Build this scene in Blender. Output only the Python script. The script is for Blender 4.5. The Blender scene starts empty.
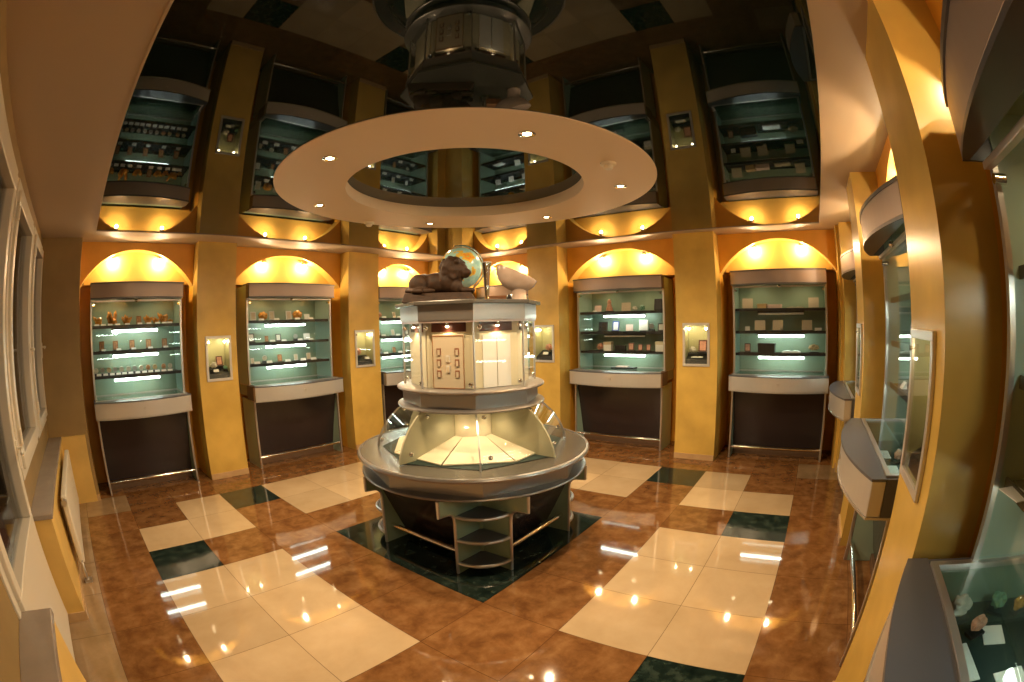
import bpy, bmesh, math, random
from mathutils import Vector, Matrix, noise
PI = math.pi
R = math.radians
random.seed(7)
scene = bpy.context.scene
COL = scene.collection

# ------------------------------------------------------------------ materials
def newmat(name):
    m = bpy.data.materials.new(name); m.use_nodes = True
    nt = m.node_tree
    return m, nt, nt.nodes['Principled BSDF'], nt.links

def pm(name, col, rough=.5, metal=0., spec=.5, noise_amt=0., noise_scale=8., rough_noise=0., trans=0., bump=0., sheen=0., coat=0.):
    m, nt, b, L = newmat(name)
    b.inputs['Base Color'].default_value = (*col, 1)
    b.inputs['Roughness'].default_value = rough
    b.inputs['Metallic'].default_value = metal
    b.inputs['Specular IOR Level'].default_value = spec
    b.inputs['Transmission Weight'].default_value = trans
    b.inputs['Coat Weight'].default_value = coat
    b.inputs['Coat Roughness'].default_value = .05
    if noise_amt or bump:
        tc = nt.nodes.new('ShaderNodeTexCoord')
        nz = nt.nodes.new('ShaderNodeTexNoise'); nz.inputs['Scale'].default_value = noise_scale; nz.inputs['Detail'].default_value = 5
        L.new(tc.outputs['Object'], nz.inputs['Vector'])
        if noise_amt:
            rp = nt.nodes.new('ShaderNodeValToRGB')
            lo = [max(0, c * (1 - noise_amt)) for c in col]; hi = [min(1, c * (1 + noise_amt)) for c in col]
            rp.color_ramp.elements[0].color = (*lo, 1); rp.color_ramp.elements[1].color = (*hi, 1)
            rp.color_ramp.elements[0].position = .3; rp.color_ramp.elements[1].position = .7
            L.new(nz.outputs['Fac'], rp.inputs['Fac']); L.new(rp.outputs['Color'], b.inputs['Base Color'])
        if bump:
            bp = nt.nodes.new('ShaderNodeBump'); bp.inputs['Strength'].default_value = bump; bp.inputs['Distance'].default_value = .01
            L.new(nz.outputs['Fac'], bp.inputs['Height']); L.new(bp.outputs['Normal'], b.inputs['Normal'])
    return m

def emis(name, col, strength):
    m, nt, b, L = newmat(name)
    b.inputs['Base Color'].default_value = (*col, 1)
    b.inputs['Emission Color'].default_value = (*col, 1)
    b.inputs['Emission Strength'].default_value = strength
    return m

def glass(name, tint=(1, 1, 1), ior=1.45, rough=.0):
    m = bpy.data.materials.new(name); m.use_nodes = True
    nt = m.node_tree; nt.nodes.clear(); L = nt.links
    out = nt.nodes.new('ShaderNodeOutputMaterial'); mx = nt.nodes.new('ShaderNodeMixShader')
    tr = nt.nodes.new('ShaderNodeBsdfTransparent'); tr.inputs['Color'].default_value = (*tint, 1)
    gl = nt.nodes.new('ShaderNodeBsdfGlossy'); gl.inputs['Roughness'].default_value = rough
    fr = nt.nodes.new('ShaderNodeFresnel')
    ge = nt.nodes.new('ShaderNodeNewGeometry'); mv = nt.nodes.new('ShaderNodeMapRange')     # a thin pane reflects alike from both faces
    mv.inputs['To Min'].default_value = ior; mv.inputs['To Max'].default_value = 1 / ior
    L.new(ge.outputs['Backfacing'], mv.inputs['Value']); L.new(mv.outputs['Result'], fr.inputs['IOR'])
    L.new(fr.outputs[0], mx.inputs[0]); L.new(tr.outputs[0], mx.inputs[1]); L.new(gl.outputs[0], mx.inputs[2])
    L.new(mx.outputs[0], out.inputs[0])
    return m

def marble(name, c1, c2, c3, scale, rough=.07, joint=.55):
    """polished stone tile: mottled colour, per-tile shade, thin dark joints on a 0.5 m grid"""
    m, nt, b, L = newmat(name); N = nt.nodes.new
    b.inputs['Roughness'].default_value = rough; b.inputs['Specular IOR Level'].default_value = .6
    tc = N('ShaderNodeTexCoord')
    nz = N('ShaderNodeTexNoise'); nz.inputs['Scale'].default_value = scale; nz.inputs['Detail'].default_value = 8; nz.inputs['Roughness'].default_value = .62
    nz.inputs['Distortion'].default_value = .25
    L.new(tc.outputs['Object'], nz.inputs['Vector'])
    rp = N('ShaderNodeValToRGB')
    e = rp.color_ramp.elements; e[0].position = .34; e[0].color = (*c1, 1); e[1].position = .68; e[1].color = (*c3, 1)
    k = e.new(.5); k.color = (*c2, 1)
    L.new(nz.outputs['Fac'], rp.inputs['Fac'])
    sc = N('ShaderNodeVectorMath'); sc.operation = 'SCALE'; sc.inputs['Scale'].default_value = 2
    L.new(tc.outputs['Object'], sc.inputs[0])
    fl = N('ShaderNodeVectorMath'); fl.operation = 'FLOOR'; L.new(sc.outputs[0], fl.inputs[0])
    wn = N('ShaderNodeTexWhiteNoise'); wn.noise_dimensions = '2D'; L.new(fl.outputs[0], wn.inputs['Vector'])
    mr = N('ShaderNodeMapRange'); mr.inputs['To Min'].default_value = .86; mr.inputs['To Max'].default_value = 1.12
    L.new(wn.outputs['Value'], mr.inputs['Value'])
    mul = N('ShaderNodeMix'); mul.data_type = 'RGBA'; mul.blend_type = 'MULTIPLY'; mul.inputs['Factor'].default_value = 1
    L.new(rp.outputs['Color'], mul.inputs['A']); L.new(mr.outputs['Result'], mul.inputs['B'])
    fr = N('ShaderNodeVectorMath'); fr.operation = 'FRACTION'; L.new(sc.outputs[0], fr.inputs[0])
    sp = N('ShaderNodeSeparateXYZ'); L.new(fr.outputs[0], sp.inputs[0])
    def edge(o):
        a = N('ShaderNodeMath'); a.operation = 'SUBTRACT'; a.inputs[1].default_value = .5; L.new(o, a.inputs[0])
        c = N('ShaderNodeMath'); c.operation = 'ABSOLUTE'; L.new(a.outputs[0], c.inputs[0]); return c.outputs[0]
    mxm = N('ShaderNodeMath'); mxm.operation = 'MAXIMUM'; L.new(edge(sp.outputs['X']), mxm.inputs[0]); L.new(edge(sp.outputs['Y']), mxm.inputs[1])
    gt = N('ShaderNodeMath'); gt.operation = 'GREATER_THAN'; gt.inputs[1].default_value = .4955; L.new(mxm.outputs[0], gt.inputs[0])
    jm = N('ShaderNodeMix'); jm.data_type = 'RGBA'; L.new(gt.outputs[0], jm.inputs['Factor'])
    L.new(mul.outputs['Result'], jm.inputs['A']); jm.inputs['B'].default_value = (c1[0] * joint, c1[1] * joint, c1[2] * joint, 1)
    L.new(jm.outputs['Result'], b.inputs['Base Color'])
    return m

M = {}
M['gold'] = pm('gold polished plaster', (.60, .39, .09), .26, noise_amt=.12, noise_scale=3.5, spec=.45)
M['lunette'] = pm('amber plaster', (.70, .44, .095), .42, noise_amt=.08, noise_scale=4)
M['orange'] = pm('orange plaster', (.70, .33, .035), .45, noise_amt=.08, noise_scale=4)
M['white_ceiling'] = pm('beige painted soffit', (.48, .375, .27), .6)
M['ring_white'] = pm('pale painted ring', (.74, .60, .45), .6)
M['mirror'] = pm('black lacquered stretch ceiling', (.003, .009, .007), .015, spec=.26)
M['brown_marble'] = marble('brown marble', (.140, .058, .019), (.205, .092, .031), (.280, .142, .054), 8.5, .05, .85)
M['beige_marble'] = marble('beige marble', (.45, .32, .18), (.50, .365, .215), (.55, .41, .25), 2.2, .05)
M['dark_marble'] = marble('dark green marble', (.006, .012, .010), (.014, .026, .021), (.045, .065, .05), 14)
M['dull_marble'] = marble('grey beige marble', (.24, .16, .08), (.30, .20, .11), (.36, .25, .14), 4)
M['skirting'] = pm('beige skirting stone', (.5, .33, .17), .2, noise_amt=.1)
M['plinth'] = pm('brown plinth laminate', (.12, .07, .04), .4)
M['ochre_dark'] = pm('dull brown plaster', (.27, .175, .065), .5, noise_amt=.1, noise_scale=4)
M['band'] = pm('steel grey band', (.33, .31, .295), .32, metal=.8)
M['cream_frost'] = pm('cream frosted partition', (.36, .34, .225), .35)
M['alu'] = pm('brushed aluminium', (.56, .53, .50), .33, metal=.85)
M['mauve'] = pm('bronze grey laminate', (.36, .29, .265), .4, metal=.45)
M['silver'] = pm('pale silver laminate', (.60, .57, .54), .33, metal=.6)
M['slate'] = pm('slate grey laminate', (.12, .12, .135), .32, metal=.35)
M['graphite'] = pm('graphite metal laminate', (.075, .068, .058), .26, metal=.1)
M['chrome'] = pm('chrome', (.8, .78, .75), .1, metal=1)
M['dark_panel'] = pm('dark brown laminate', (.030, .022, .022), .22, spec=.5)
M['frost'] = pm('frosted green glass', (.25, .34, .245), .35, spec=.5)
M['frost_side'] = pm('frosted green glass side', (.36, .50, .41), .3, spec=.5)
M['shelf'] = pm('smoked glass', (.022, .032, .028), .06, spec=.6)
M['glass'] = glass('clear glass', (.985, 1, .99), 1.4)
M['box_glass'] = glass('clear counter glass', (.95, .99, .97), 1.7)
M['tray'] = pm('dark green felt', (.012, .030, .024), .7)
M['felt'] = pm('black felt runner', (.012, .013, .013), .8)
M['tube'] = emis('fluorescent tube', (.86, 1.0, .88), 22)
M['bulb'] = emis('halogen bulb', (1.0, .80, .48), 25)
M['bulb_small'] = emis('small halogen bulb', (1.0, .80, .48), 85)
M['case_wall'] = pm('case lining', (.46, .44, .25), .4)
M['cream'] = pm('cream board', (.70, .63, .45), .5)
M['paper'] = pm('white paper', (.82, .80, .76), .6)
M['paper_warm'] = pm('cream paper', (.56, .46, .33), .6)
M['paper_pink'] = pm('pale pink card', (.72, .52, .46), .6)
M['black'] = pm('black lacquer', (.012, .012, .014), .3)
M['black_stone'] = pm('black stone', (.02, .02, .022), .35)
M['wood_dark'] = pm('dark red wood', (.10, .028, .016), .35, noise_amt=.3, noise_scale=12)
M['wood_mid'] = pm('brown wood', (.28, .12, .045), .4, noise_amt=.3, noise_scale=12)
M['amber'] = pm('amber stone', (.80, .34, .06), .25, noise_amt=.35, noise_scale=25, trans=.15)
M['pink_stone'] = pm('pink stone', (.62, .30, .20), .35, noise_amt=.3, noise_scale=22)
M['pale_stone'] = pm('pale stone', (.62, .58, .48), .35, noise_amt=.2, noise_scale=22)
M['green_stone'] = pm('green stone', (.16, .34, .22), .3, noise_amt=.4, noise_scale=22)
M['tan_stone'] = pm('tan stone', (.55, .40, .22), .45, noise_amt=.3, noise_scale=22)
M['red'] = pm('dark red enamel', (.42, .06, .035), .35)
M['blue'] = pm('blue enamel', (.05, .10, .42), .3)
M['copper'] = pm('copper picture', (.50, .24, .11), .4, noise_amt=.5, noise_scale=40)
M['bronze'] = pm('dark bronze', (.028, .0125, .005), .6, spec=.25, noise_amt=.4, noise_scale=25, bump=.5)
M['horn'] = pm('polished silver', (.78, .76, .74), .08, metal=1)
M['shell'] = pm('pale polished stone', (.43, .33, .27), .22, noise_amt=.16, noise_scale=9)
M['white_pvc'] = pm('white window plastic', (.62, .56, .46), .35)
M['white_enamel'] = pm('white enamel', (.72, .66, .54), .3)
M['sill'] = pm('grey stone sill', (.26, .215, .18), .25, noise_amt=.08)
M['plaster_dull'] = pm('ochre plaster', (.46, .31, .12), .5, noise_amt=.1, noise_scale=4)
M['half_gold'] = pm('yellow plaster', (.64, .42, .12), .5, noise_amt=.1, noise_scale=4)
M['night_glass'] = glass('window glass', (.75, .77, .78), 1.5)
M['night'] = pm('dark night facade', (.02, .018, .016), .9)
M['amber_box'] = pm('pale wood box', (.62, .42, .20), .5)
M['print'] = pm('brown print', (.26, .11, .06), .6)
M['grey_print'] = pm('pale grey print', (.62, .58, .52), .6)

def globe_mat():
    m, nt, b, L = newmat('globe map'); N = nt.nodes.new
    tc = N('ShaderNodeTexCoord'); nz = N('ShaderNodeTexNoise'); nz.inputs['Scale'].default_value = 9.5; nz.inputs['Detail'].default_value = 4
    L.new(tc.outputs['Object'], nz.inputs['Vector'])
    rp = N('ShaderNodeValToRGB'); rp.color_ramp.interpolation = 'CONSTANT'
    e = rp.color_ramp.elements; e[0].position = 0; e[0].color = (.30, .58, .58, 1); e[1].position = .545; e[1].color = (.78, .52, .08, 1)
    k = e.new(.60); k.color = (.80, .32, .05, 1); k = e.new(.66); k.color = (.45, .55, .12, 1); k = e.new(.42); k.color = (.38, .66, .62, 1)
    L.new(nz.outputs['Fac'], rp.inputs['Fac']); L.new(rp.outputs['Color'], b.inputs['Base Color'])
    b.inputs['Roughness'].default_value = .2
    return m
M['globe'] = globe_mat()

# ------------------------------------------------------------------ mesh helpers
class B:
    """collects shapes into one bmesh"""
    def __init__(s): s.bm = bmesh.new()
    def poly(s, pts):
        vs = [s.bm.verts.new(p) for p in pts]
        return s.bm.faces.new(vs)
    def box(s, x0, x1, y0, y1, z0, z1):
        P = [(x0, y0, z0), (x1, y0, z0), (x1, y1, z0), (x0, y1, z0), (x0, y0, z1), (x1, y0, z1), (x1, y1, z1), (x0, y1, z1)]
        v = [s.bm.verts.new(p) for p in P]
        for f in ((0, 3, 2, 1), (4, 5, 6, 7), (0, 1, 5, 4), (1, 2, 6, 5), (2, 3, 7, 6), (3, 0, 4, 7)): s.bm.faces.new([v[i] for i in f])
        return s
    def prism(s, pts, h0, h1, f=lambda a, b, h: (a, b, h)):
        lo = [s.bm.verts.new(f(a, b, h0)) for a, b in pts]; hi = [s.bm.verts.new(f(a, b, h1)) for a, b in pts]
        n = len(pts)
        s.bm.faces.new(lo[::-1]); s.bm.faces.new(hi)
        for i in range(n): s.bm.faces.new([lo[i], lo[(i + 1) % n], hi[(i + 1) % n], hi[i]])
        return s
    def hexa(s, lo, hi):
        v = [s.bm.verts.new(p) for p in list(lo) + list(hi)]; n = len(lo)
        s.bm.faces.new(v[:n][::-1]); s.bm.faces.new(v[n:])
        for i in range(n): s.bm.faces.new([v[i], v[(i + 1) % n], v[n + (i + 1) % n], v[n + i]])
        return s
    def lathe(s, prof, n=48, a0=0., c=(0, 0, 0), closed=False):
        """prof: list of (r, z); closed=True joins last to first (a ring section)"""
        rings = []
        for r, z in prof:
            if r < 1e-6: rings.append([s.bm.verts.new((c[0], c[1], c[2] + z))])
            else: rings.append([s.bm.verts.new((c[0] + r * math.cos(a0 + 2 * PI * i / n), c[1] + r * math.sin(a0 + 2 * PI * i / n), c[2] + z)) for i in range(n)])
        pairs = list(zip(rings, rings[1:])) + ([(rings[-1], rings[0])] if closed else [])
        for A, Bq in pairs:
            for i in range(n):
                j = (i + 1) % n
                if len(A) == 1 and len(Bq) == 1: continue
                if len(A) == 1: s.bm.faces.new([A[0], Bq[j], Bq[i]])
                elif len(Bq) == 1: s.bm.faces.new([A[i], A[j], Bq[0]])
                else: s.bm.faces.new([A[i], A[j], Bq[j], Bq[i]])
        return s
    def tube(s, path, r, n=10, caps=True):
        path = [Vector(p) for p in path]; rings = []
        rr = r if isinstance(r, (list, tuple)) else [r] * len(path)
        up = None
        for i, p in enumerate(path):
            t = (path[min(i + 1, len(path) - 1)] - path[max(i - 1, 0)]).normalized()
            if up is None: up = Vector((0, 0, 1)) if abs(t.z) < .9 else Vector((1, 0, 0))
            a = t.cross(up).normalized(); b = a.cross(t).normalized(); up = b
            rings.append([s.bm.verts.new(p + (a * math.cos(2 * PI * k / n) + b * math.sin(2 * PI * k / n)) * rr[i]) for k in range(n)])
        for A, Bq in zip(rings, rings[1:]):
            for i in range(n): s.bm.faces.new([A[i], A[(i + 1) % n], Bq[(i + 1) % n], Bq[i]])
        if caps: s.bm.faces.new(rings[0][::-1]); s.bm.faces.new(rings[-1])
        return s
    def ball(s, c, r, sub=2, sc=(1, 1, 1), rot=None, rough=0., seed=0, freq=3.):
        m = Matrix.Translation(c)
        if rot is not None: m = m @ rot
        ret = bmesh.ops.create_icosphere(s.bm, subdivisions=sub, radius=1)
        for v in ret['verts']:
            d = v.co.normalized(); k = 1.
            if rough: k += rough * noise.noise(d * freq + Vector((seed * 3.1, seed * 1.7, seed)))
            v.co = m @ Vector((d.x * r * sc[0] * k, d.y * r * sc[1] * k, d.z * r * sc[2] * k))
        return s
    def build(s, name, mat, parent=None, smooth=False, bevel=0., loc=None, normals=True):
        if normals: bmesh.ops.recalc_face_normals(s.bm, faces=s.bm.faces)
        me = bpy.data.meshes.new(name); s.bm.to_mesh(me); s.bm.free()
        for m in (mat if isinstance(mat, (list, tuple)) else [mat]): me.materials.append(M[m] if isinstance(m, str) else m)
        o = bpy.data.objects.new(name, me); COL.objects.link(o)
        if parent is not None: o.parent = parent
        if loc is not None: o.location = loc
        if smooth:
            for p in me.polygons: p.use_smooth = True
            if smooth != 'all':
                try: me.set_sharp_from_angle(angle=R(38))
                except Exception: pass
        if bevel:
            b = o.modifiers.new('bevel', 'BEVEL'); b.width = bevel; b.segments = 2; b.limit_method = 'ANGLE'; b.angle_limit = R(40)
        return o

def tag(o, label=None, cat=None, group=None, kind=None):
    if label: o['label'] = label
    if cat: o['category'] = cat
    if group: o['group'] = group
    if kind: o['kind'] = kind
    return o

def empty(name, loc=(0, 0, 0), rz=0., label=None, cat=None, group=None):
    o = bpy.data.objects.new(name, None); COL.objects.link(o); o.location = loc; o.rotation_euler = (0, 0, rz)
    o.empty_display_size = .1
    return tag(o, label, cat, group)

def copy_tree(o, parent=None):
    c = o.copy(); COL.objects.link(c); c.parent = parent
    for ch in o.children: copy_tree(ch, c)
    return c

def light(kind, name, loc, energy, col, parent=None, size=.03, rot=(0, 0, 0), spot=None, blend=.6):
    l = bpy.data.lights.new(name, kind); l.energy = energy; l.color = col
    if kind in ('POINT', 'SPOT'): l.shadow_soft_size = size
    if spot: l.spot_size = spot; l.spot_blend = blend
    o = bpy.data.objects.new(name, l); COL.objects.link(o); o.location = loc; o.rotation_euler = rot
    if parent is not None: o.parent = parent
    return o

WARM = (1.0, .72, .42)
HZ = 2.545            # ceiling height

# ------------------------------------------------------------------ floor
def build_floor():
    beige = set(); dark = set()
    for a in (0, 1):
        for b in (1, 2, 3): beige.add((a, b)); beige.add((a + 7, b))
    for a in (3, 4, 5):
        for b in (5, 6): beige.add((a, b)); beige.add((a, b - 7))
    for a in (3, 4, 5):
        for b in (1, 2, 3): dark.add((a, b))
    for (a, b) in ((0, -1), (1, -1), (1, -2), (8, 5), (7, 5), (7, 6)):
        beige.add((a, b)); beige.add((8 - a, b))
    for (a, b) in ((0, 0), (2, -2), (6, 6), (8, 4)):
        dark.add((a, b)); dark.add((8 - a, b))
    dull = {(9, 7), (9, 8), (-1, -3), (9, -3)}
    b_ = B()
    vs = {}
    def V(a, b):
        if (a, b) not in vs: vs[a, b] = b_.bm.verts.new((-2.5 + .5 * a, 1.0 - .5 * b, 0))
        return vs[a, b]
    for a in range(-2, 12):
        for b in range(-5, 10):
            f = b_.bm.faces.new([V(a, b + 1), V(a + 1, b + 1), V(a + 1, b), V(a, b)])
            f.material_index = 1 if (a, b) in beige else 2 if (a, b) in dark else 3 if (a <= -2 or (a, b) in dull) else 0
    o = b_.build('floor', ['brown_marble', 'beige_marble', 'dark_marble', 'dull_marble'], loc=(.25, .25, 0))
    tag(o, kind='structure')
build_floor()

# ------------------------------------------------------------------ walls with arched niches
ARCH_Z, APEX_Z, LUN = 2.09, 2.47, .17
def arch_pts(u0, u1, n=22):
    hw = (u1 - u0) / 2; c = (u0 + u1) / 2; s = APEX_Z - ARCH_Z
    Rr = (hw * hw + s * s) / (2 * s)
    out = []
    t0 = math.asin(hw / Rr)
    for i in range(n + 1):
        t = -t0 + 2 * t0 * i / n
        out.append((c + Rr * math.sin(t), APEX_Z - Rr + Rr * math.cos(t)))
    return out

def build_wall(name, f, columns, recesses, d1, d2, dull=()):
    b = B(); du = d1 + LUN; zl = 2.125
    H = HZ + .01
    def quad(p, mi):
        fa = b.poly([f(*q) for q in p]); fa.material_index = mi
    def rect(u0, u1, v, z0, z1, mi): quad([(u0, v, z0), (u1, v, z0), (u1, v, z1), (u0, v, z1)], mi)
    for (u0, u1, v0, hole) in columns:
        if hole:
            h0, h1, z0, z1 = hole
            rect(u0, h0, v0, 0, H, 0); rect(h1, u1, v0, 0, H, 0); rect(h0, h1, v0, 0, z0, 0); rect(h0, h1, v0, z1, H, 0)
        else: rect(u0, u1, v0, 0, H, 2 if (u0, u1) in dull else 0)
        for u in (u0, u1):
            quad([(u, v0, 0), (u, d1, 0), (u, d1, H), (u, v0, H)], 0)
            quad([(u, d1, 0), (u, d2, 0), (u, d2, H), (u, d1, H)], 1)
    for (u0, u1) in recesses:
        A = arch_pts(u0, u1)
        for p, q in zip(A, A[1:]):
            quad([(p[0], d1, p[1]), (q[0], d1, q[1]), (q[0], d1, H), (p[0], d1, H)], 1)
            quad([(p[0], d1, p[1]), (q[0], d1, q[1]), (q[0], du, q[1]), (p[0], du, p[1])], 3)
            if min(p[1], q[1]) > zl:
                quad([(p[0], du, zl), (q[0], du, zl), (q[0], du, q[1]), (p[0], du, p[1])], 3)
            quad([(p[0], du, zl), (q[0], du, zl), (q[0], d2, zl), (p[0], d2, zl)], 1)
            quad([(p[0], d2, 0), (q[0], d2, 0), (q[0], d2, zl), (p[0], d2, zl)], 1)
    o = b.build(name, ['gold', 'orange', 'ochre_dark', 'lunette'], normals=False)
    return tag(o, kind='structure')

def case_hole(c, w=.315): return (c - w / 2 + .022, c + w / 2 - .022, 1.084, 1.518)
fL = lambda u, v, z: (u, 2.75 + v, z)
fR = lambda u, v, z: (2.65 + v, u, z)
fE = lambda u, v, z: (u, -2.69 - v, z)
COLA, COLB, COLD, COLE, COLF, COLG = -.92, 1.11, -.995, 1.01, -1.0, .98
build_wall('wall_north', fL, [(-3.06, -2.56, -.03, None), (-1.166, -.69, 0, case_hole(COLA)), (.87, 1.36, 0, case_hole(COLB)), (2.48, 2.66, 0, None)],
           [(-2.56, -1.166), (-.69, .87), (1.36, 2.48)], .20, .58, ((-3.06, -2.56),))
build_wall('wall_east', fR, [(-2.70, -2.655, 0, None), (-1.24, -.76, 0, case_hole(COLD)), (.78, 1.24, 0, case_hole(COLE)), (2.40, 2.76, 0, None)],
           [(-2.655, -1.24), (-.76, .78), (1.24, 2.40)], .26, .73)
build_wall('wall_south', fE, [(-3.06, -2.62, 0, None), (-1.25, -.8, 0, case_hole(COLF)), (.75, 1.2, 0, case_hole(COLG)), (2.5, 2.66, 0, None)],
           [(-2.62, -1.25), (-.8, .75), (1.2, 2.5)], .20, .57)

# skirting on the pillars
def skirt(name, f, segs):
    b = B()
    for i, (u0, u1, v0) in enumerate(segs):
        P = [f(u0, v0 - .012, 0), f(u1, v0 - .012, 0), f(u1, v0, 0), f(u0, v0, 0)]
        b.hexa(P, [(x, y, .062) for x, y, z in P])
    tag(b.build(name, 'skirting'), kind='structure')
skirt('baseboard_north', fL, [(-3.0, -2.56, -.03), (-1.166, -.69, 0), (.87, 1.36, 0), (2.48, 2.64, 0)])
skirt('baseboard_east', fR, [(-1.24, -.76, 0), (.78, 1.24, 0), (2.40, 2.74, 0)])
skirt('baseboard_south', fE, [(-1.25, -.8, 0), (.75, 1.2, 0), (2.5, 2.64, 0)])

# ------------------------------------------------------------------ window wall
WX = -3.05
def build_west():
    b = B()
    wins = [(-.66, .44, .04, 2.46), (.55, 1.66, .84, 2.46), (1.80, 2.74, .84, 2.46)]
    ys = -3.4
    def rect(y0, y1, z0, z1):
        b.poly([(WX, y0, z0), (WX, y1, z0), (WX, y1, z1), (WX, y0, z1)])
    for (y0, y1, z0, z1) in wins:
        rect(ys, y0, 0, 2.56)
        rect(y0, y1, z1, 2.56)
        rect(y0, y1, 0, z0)
        for yy in (y0, y1): b.poly([(WX, yy, z0), (WX - .2, yy, z0), (WX - .2, yy, z1), (WX, yy, z1)])
        for zz in (z0, z1): b.poly([(WX, y0, zz), (WX, y1, zz), (WX - .2, y1, zz), (WX - .2, y0, zz)])
        ys = y1
    rect(ys, 2.76, 0, 2.56)
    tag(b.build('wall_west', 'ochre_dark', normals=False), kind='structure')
    # half-height walls below the sills
    def half(name, y0, y1):
        h = B(); h.box(WX, -2.90, y0, y1, 0, .645)
        o = tag(h.build(name, 'half_gold'), kind='structure')
        s = B(); s.box(WX, -2.888, y0 - .012, y1, .645, .675); s.build('sill', 'sill', o, bevel=.004)
        k = B(); k.box(-2.90, -2.892, y0, y1, 0, .06); k.box(WX, -2.90, y0 - .01, y0, 0, .06); k.build('skirting', 'skirting', o)
    half('wall_west_lower', .45, 2.70)
    half('wall_west_lower', -2.62, -.60)
    h = B(); h.box(WX, -2.60, 2.695, 2.72, 0, .67); tag(h.build('wall_north_lower', 'half_gold'), kind='structure')
    # windows
    for i, (y0, y1, z0, z1) in enumerate(wins):
        isdoor = i == 0
        root = empty('door_1' if isdoor else 'window_%d' % i, (WX, y0, z0)); tag(root, kind='structure')
        w, h = y1 - y0, z1 - z0
        fr = B(); t = .075
        zlow = .62 if isdoor else t
        def ring(x0, x1, m, zl):
            fr.box(x0, x1, m, w - m, h - m - t, h - m)
            fr.box(x0, x1, m, w - m, m, m + zl)
            fr.box(x0, x1, m, m + t, m + zl, h - m - t)
            fr.box(x0, x1, w - m - t, w - m, m + zl, h - m - t)
        ring(-.06, .012, 0, t)
        ring(-.05, .035, t * .72, zlow)
        fr.build('frame', 'white_pvc', root, bevel=.006)
        g = B(); g.box(-.03, -.022, t * 1.6, w - t * 1.6, zlow + .05, h - t * 1.6); g.build('pane', 'night_glass', root)
        hd = B()
        hy = w - t * 1.1 if not isdoor else w - t * 1.1
        hd.box(.035, .043, hy - .016, hy + .016, h * .36 if not isdoor else .92, (h * .36 if not isdoor else .92) + .14)
        hz = (h * .36 if not isdoor else .92) + .1
        hd.tube([(.04, hy, hz), (.075, hy, hz), (.08, hy - .01, hz), (.08, hy - .1, hz - .01)], .009, 8)
        hd.build('handle', 'white_enamel', root, smooth=True)
        hg = B()
        for zz in (h * .12, h * .86): hg.tube([(.035, t * .8, zz), (.035, t * .8, zz + .08)], .012, 8)
        hg.build('hinge', 'white_enamel', root, smooth=True)
    nb = B(); nb.box(-6.0, -5.9, -4, 6, -.5, 4); tag(nb.build('exterior', 'night'), kind='structure')
build_west()

# ------------------------------------------------------------------ ceiling
RCX, RCY, RZ = -.030, -.068, HZ - .003
def build_ceiling():
    x0, x1, y0, y1 = -2.41, 2.50, -2.47, 2.39
    X0, X1, Y0, Y1 = -3.3, 3.45, -3.35, 3.4
    b = B()
    b.box(X0, x0, Y0, Y1, HZ, HZ + .12); b.box(x1, X1, Y0, Y1, HZ, HZ + .12)
    b.box(x0, x1, Y0, y0, HZ, HZ + .12); b.box(x0, x1, y1, Y1, HZ, HZ + .12)
    tag(b.build('ceiling', 'white_ceiling'), kind='structure')
    # lacquered field with a round hole behind the ring
    b = B(); n = 96; zc = HZ + .002
    inner = []; outer = []
    for i in range(n):
        t = 2 * PI * i / n + PI / 4
        c, s = math.cos(t), math.sin(t)
        inner.append(b.bm.verts.new((RCX + 1.34 * c, RCY + 1.34 * s, zc)))
        k = 1 / max(abs(c), abs(s))
        ox = c * k; oy = s * k
        outer.append(b.bm.verts.new(((x1 if ox > 0 else -x0) * ox, (y1 if oy > 0 else -y0) * oy, zc)))
    for i in range(n):
        j = (i + 1) % n
        b.bm.faces.new([inner[i], inner[j], outer[j], outer[i]])
    tag(b.build('ceiling_mirror', 'mirror'), kind='structure')
    b = B(); b.lathe([(0, HZ + .085), (.90, HZ + .085)], 96, c=(RCX, RCY, 0))
    tag(b.build('ceiling_ring_mirror', 'mirror'), kind='structure')
    b = B(); b.lathe([(.853, RZ), (1.36, RZ), (1.36, HZ + .09), (.853, HZ + .09)], 128, c=(RCX, RCY, 0), closed=True)
    tag(b.build('ceiling_ring', 'ring_white', smooth=True), kind='structure')
    t = B()
    for (a0, a1, c0, c1) in ((x0 - .012, x0, y0, y1), (x1, x1 + .012, y0, y1), (x0 - .012, x1 + .012, y0 - .012, y0), (x0 - .012, x1 + .012, y1, y1 + .012)):
        t.box(a0, a1, c0, c1, HZ - .006, HZ)
    tag(t.build('ceiling_trim', 'white_ceiling'), kind='structure')
build_ceiling()

RING_POS = ((-1.152, -.042), (-.648, .913), (.583, .927), (1.139, -.025), (.577, -1.013), (-.604, -1.015))
RING_NAME = ('nearest the windows', 'before second cabinet from the windows', 'on the side towards the back corner', 'before the cabinet past the island',
             'nearest the right corner cabinet', 'over the front of the island')
RING_LAMP = 75
for (px, py), nm in zip(RING_POS, RING_NAME):
    d = empty('ceiling_downlight', (px, py, RZ), 0, 'round downlight in the white ceiling ring, ' + nm, 'ceiling light', 'downlights of the ceiling ring')
    b = B(); b.lathe([(.030, -.001), (.033, -.006), (.046, -.004), (.047, .004), (.030, .004)], 28, closed=True); b.build('trim_ring', 'chrome', d, smooth=True)
    b = B(); b.lathe([(0, -.0035), (.020, -.002), (.029, .004)], 20); b.build('bulb', 'bulb', d, smooth=True)
    light('SPOT', 'downlight_beam', (0, 0, -.012), RING_LAMP, WARM, d, .012, (0, 0, 0), R(164), .9)
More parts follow.
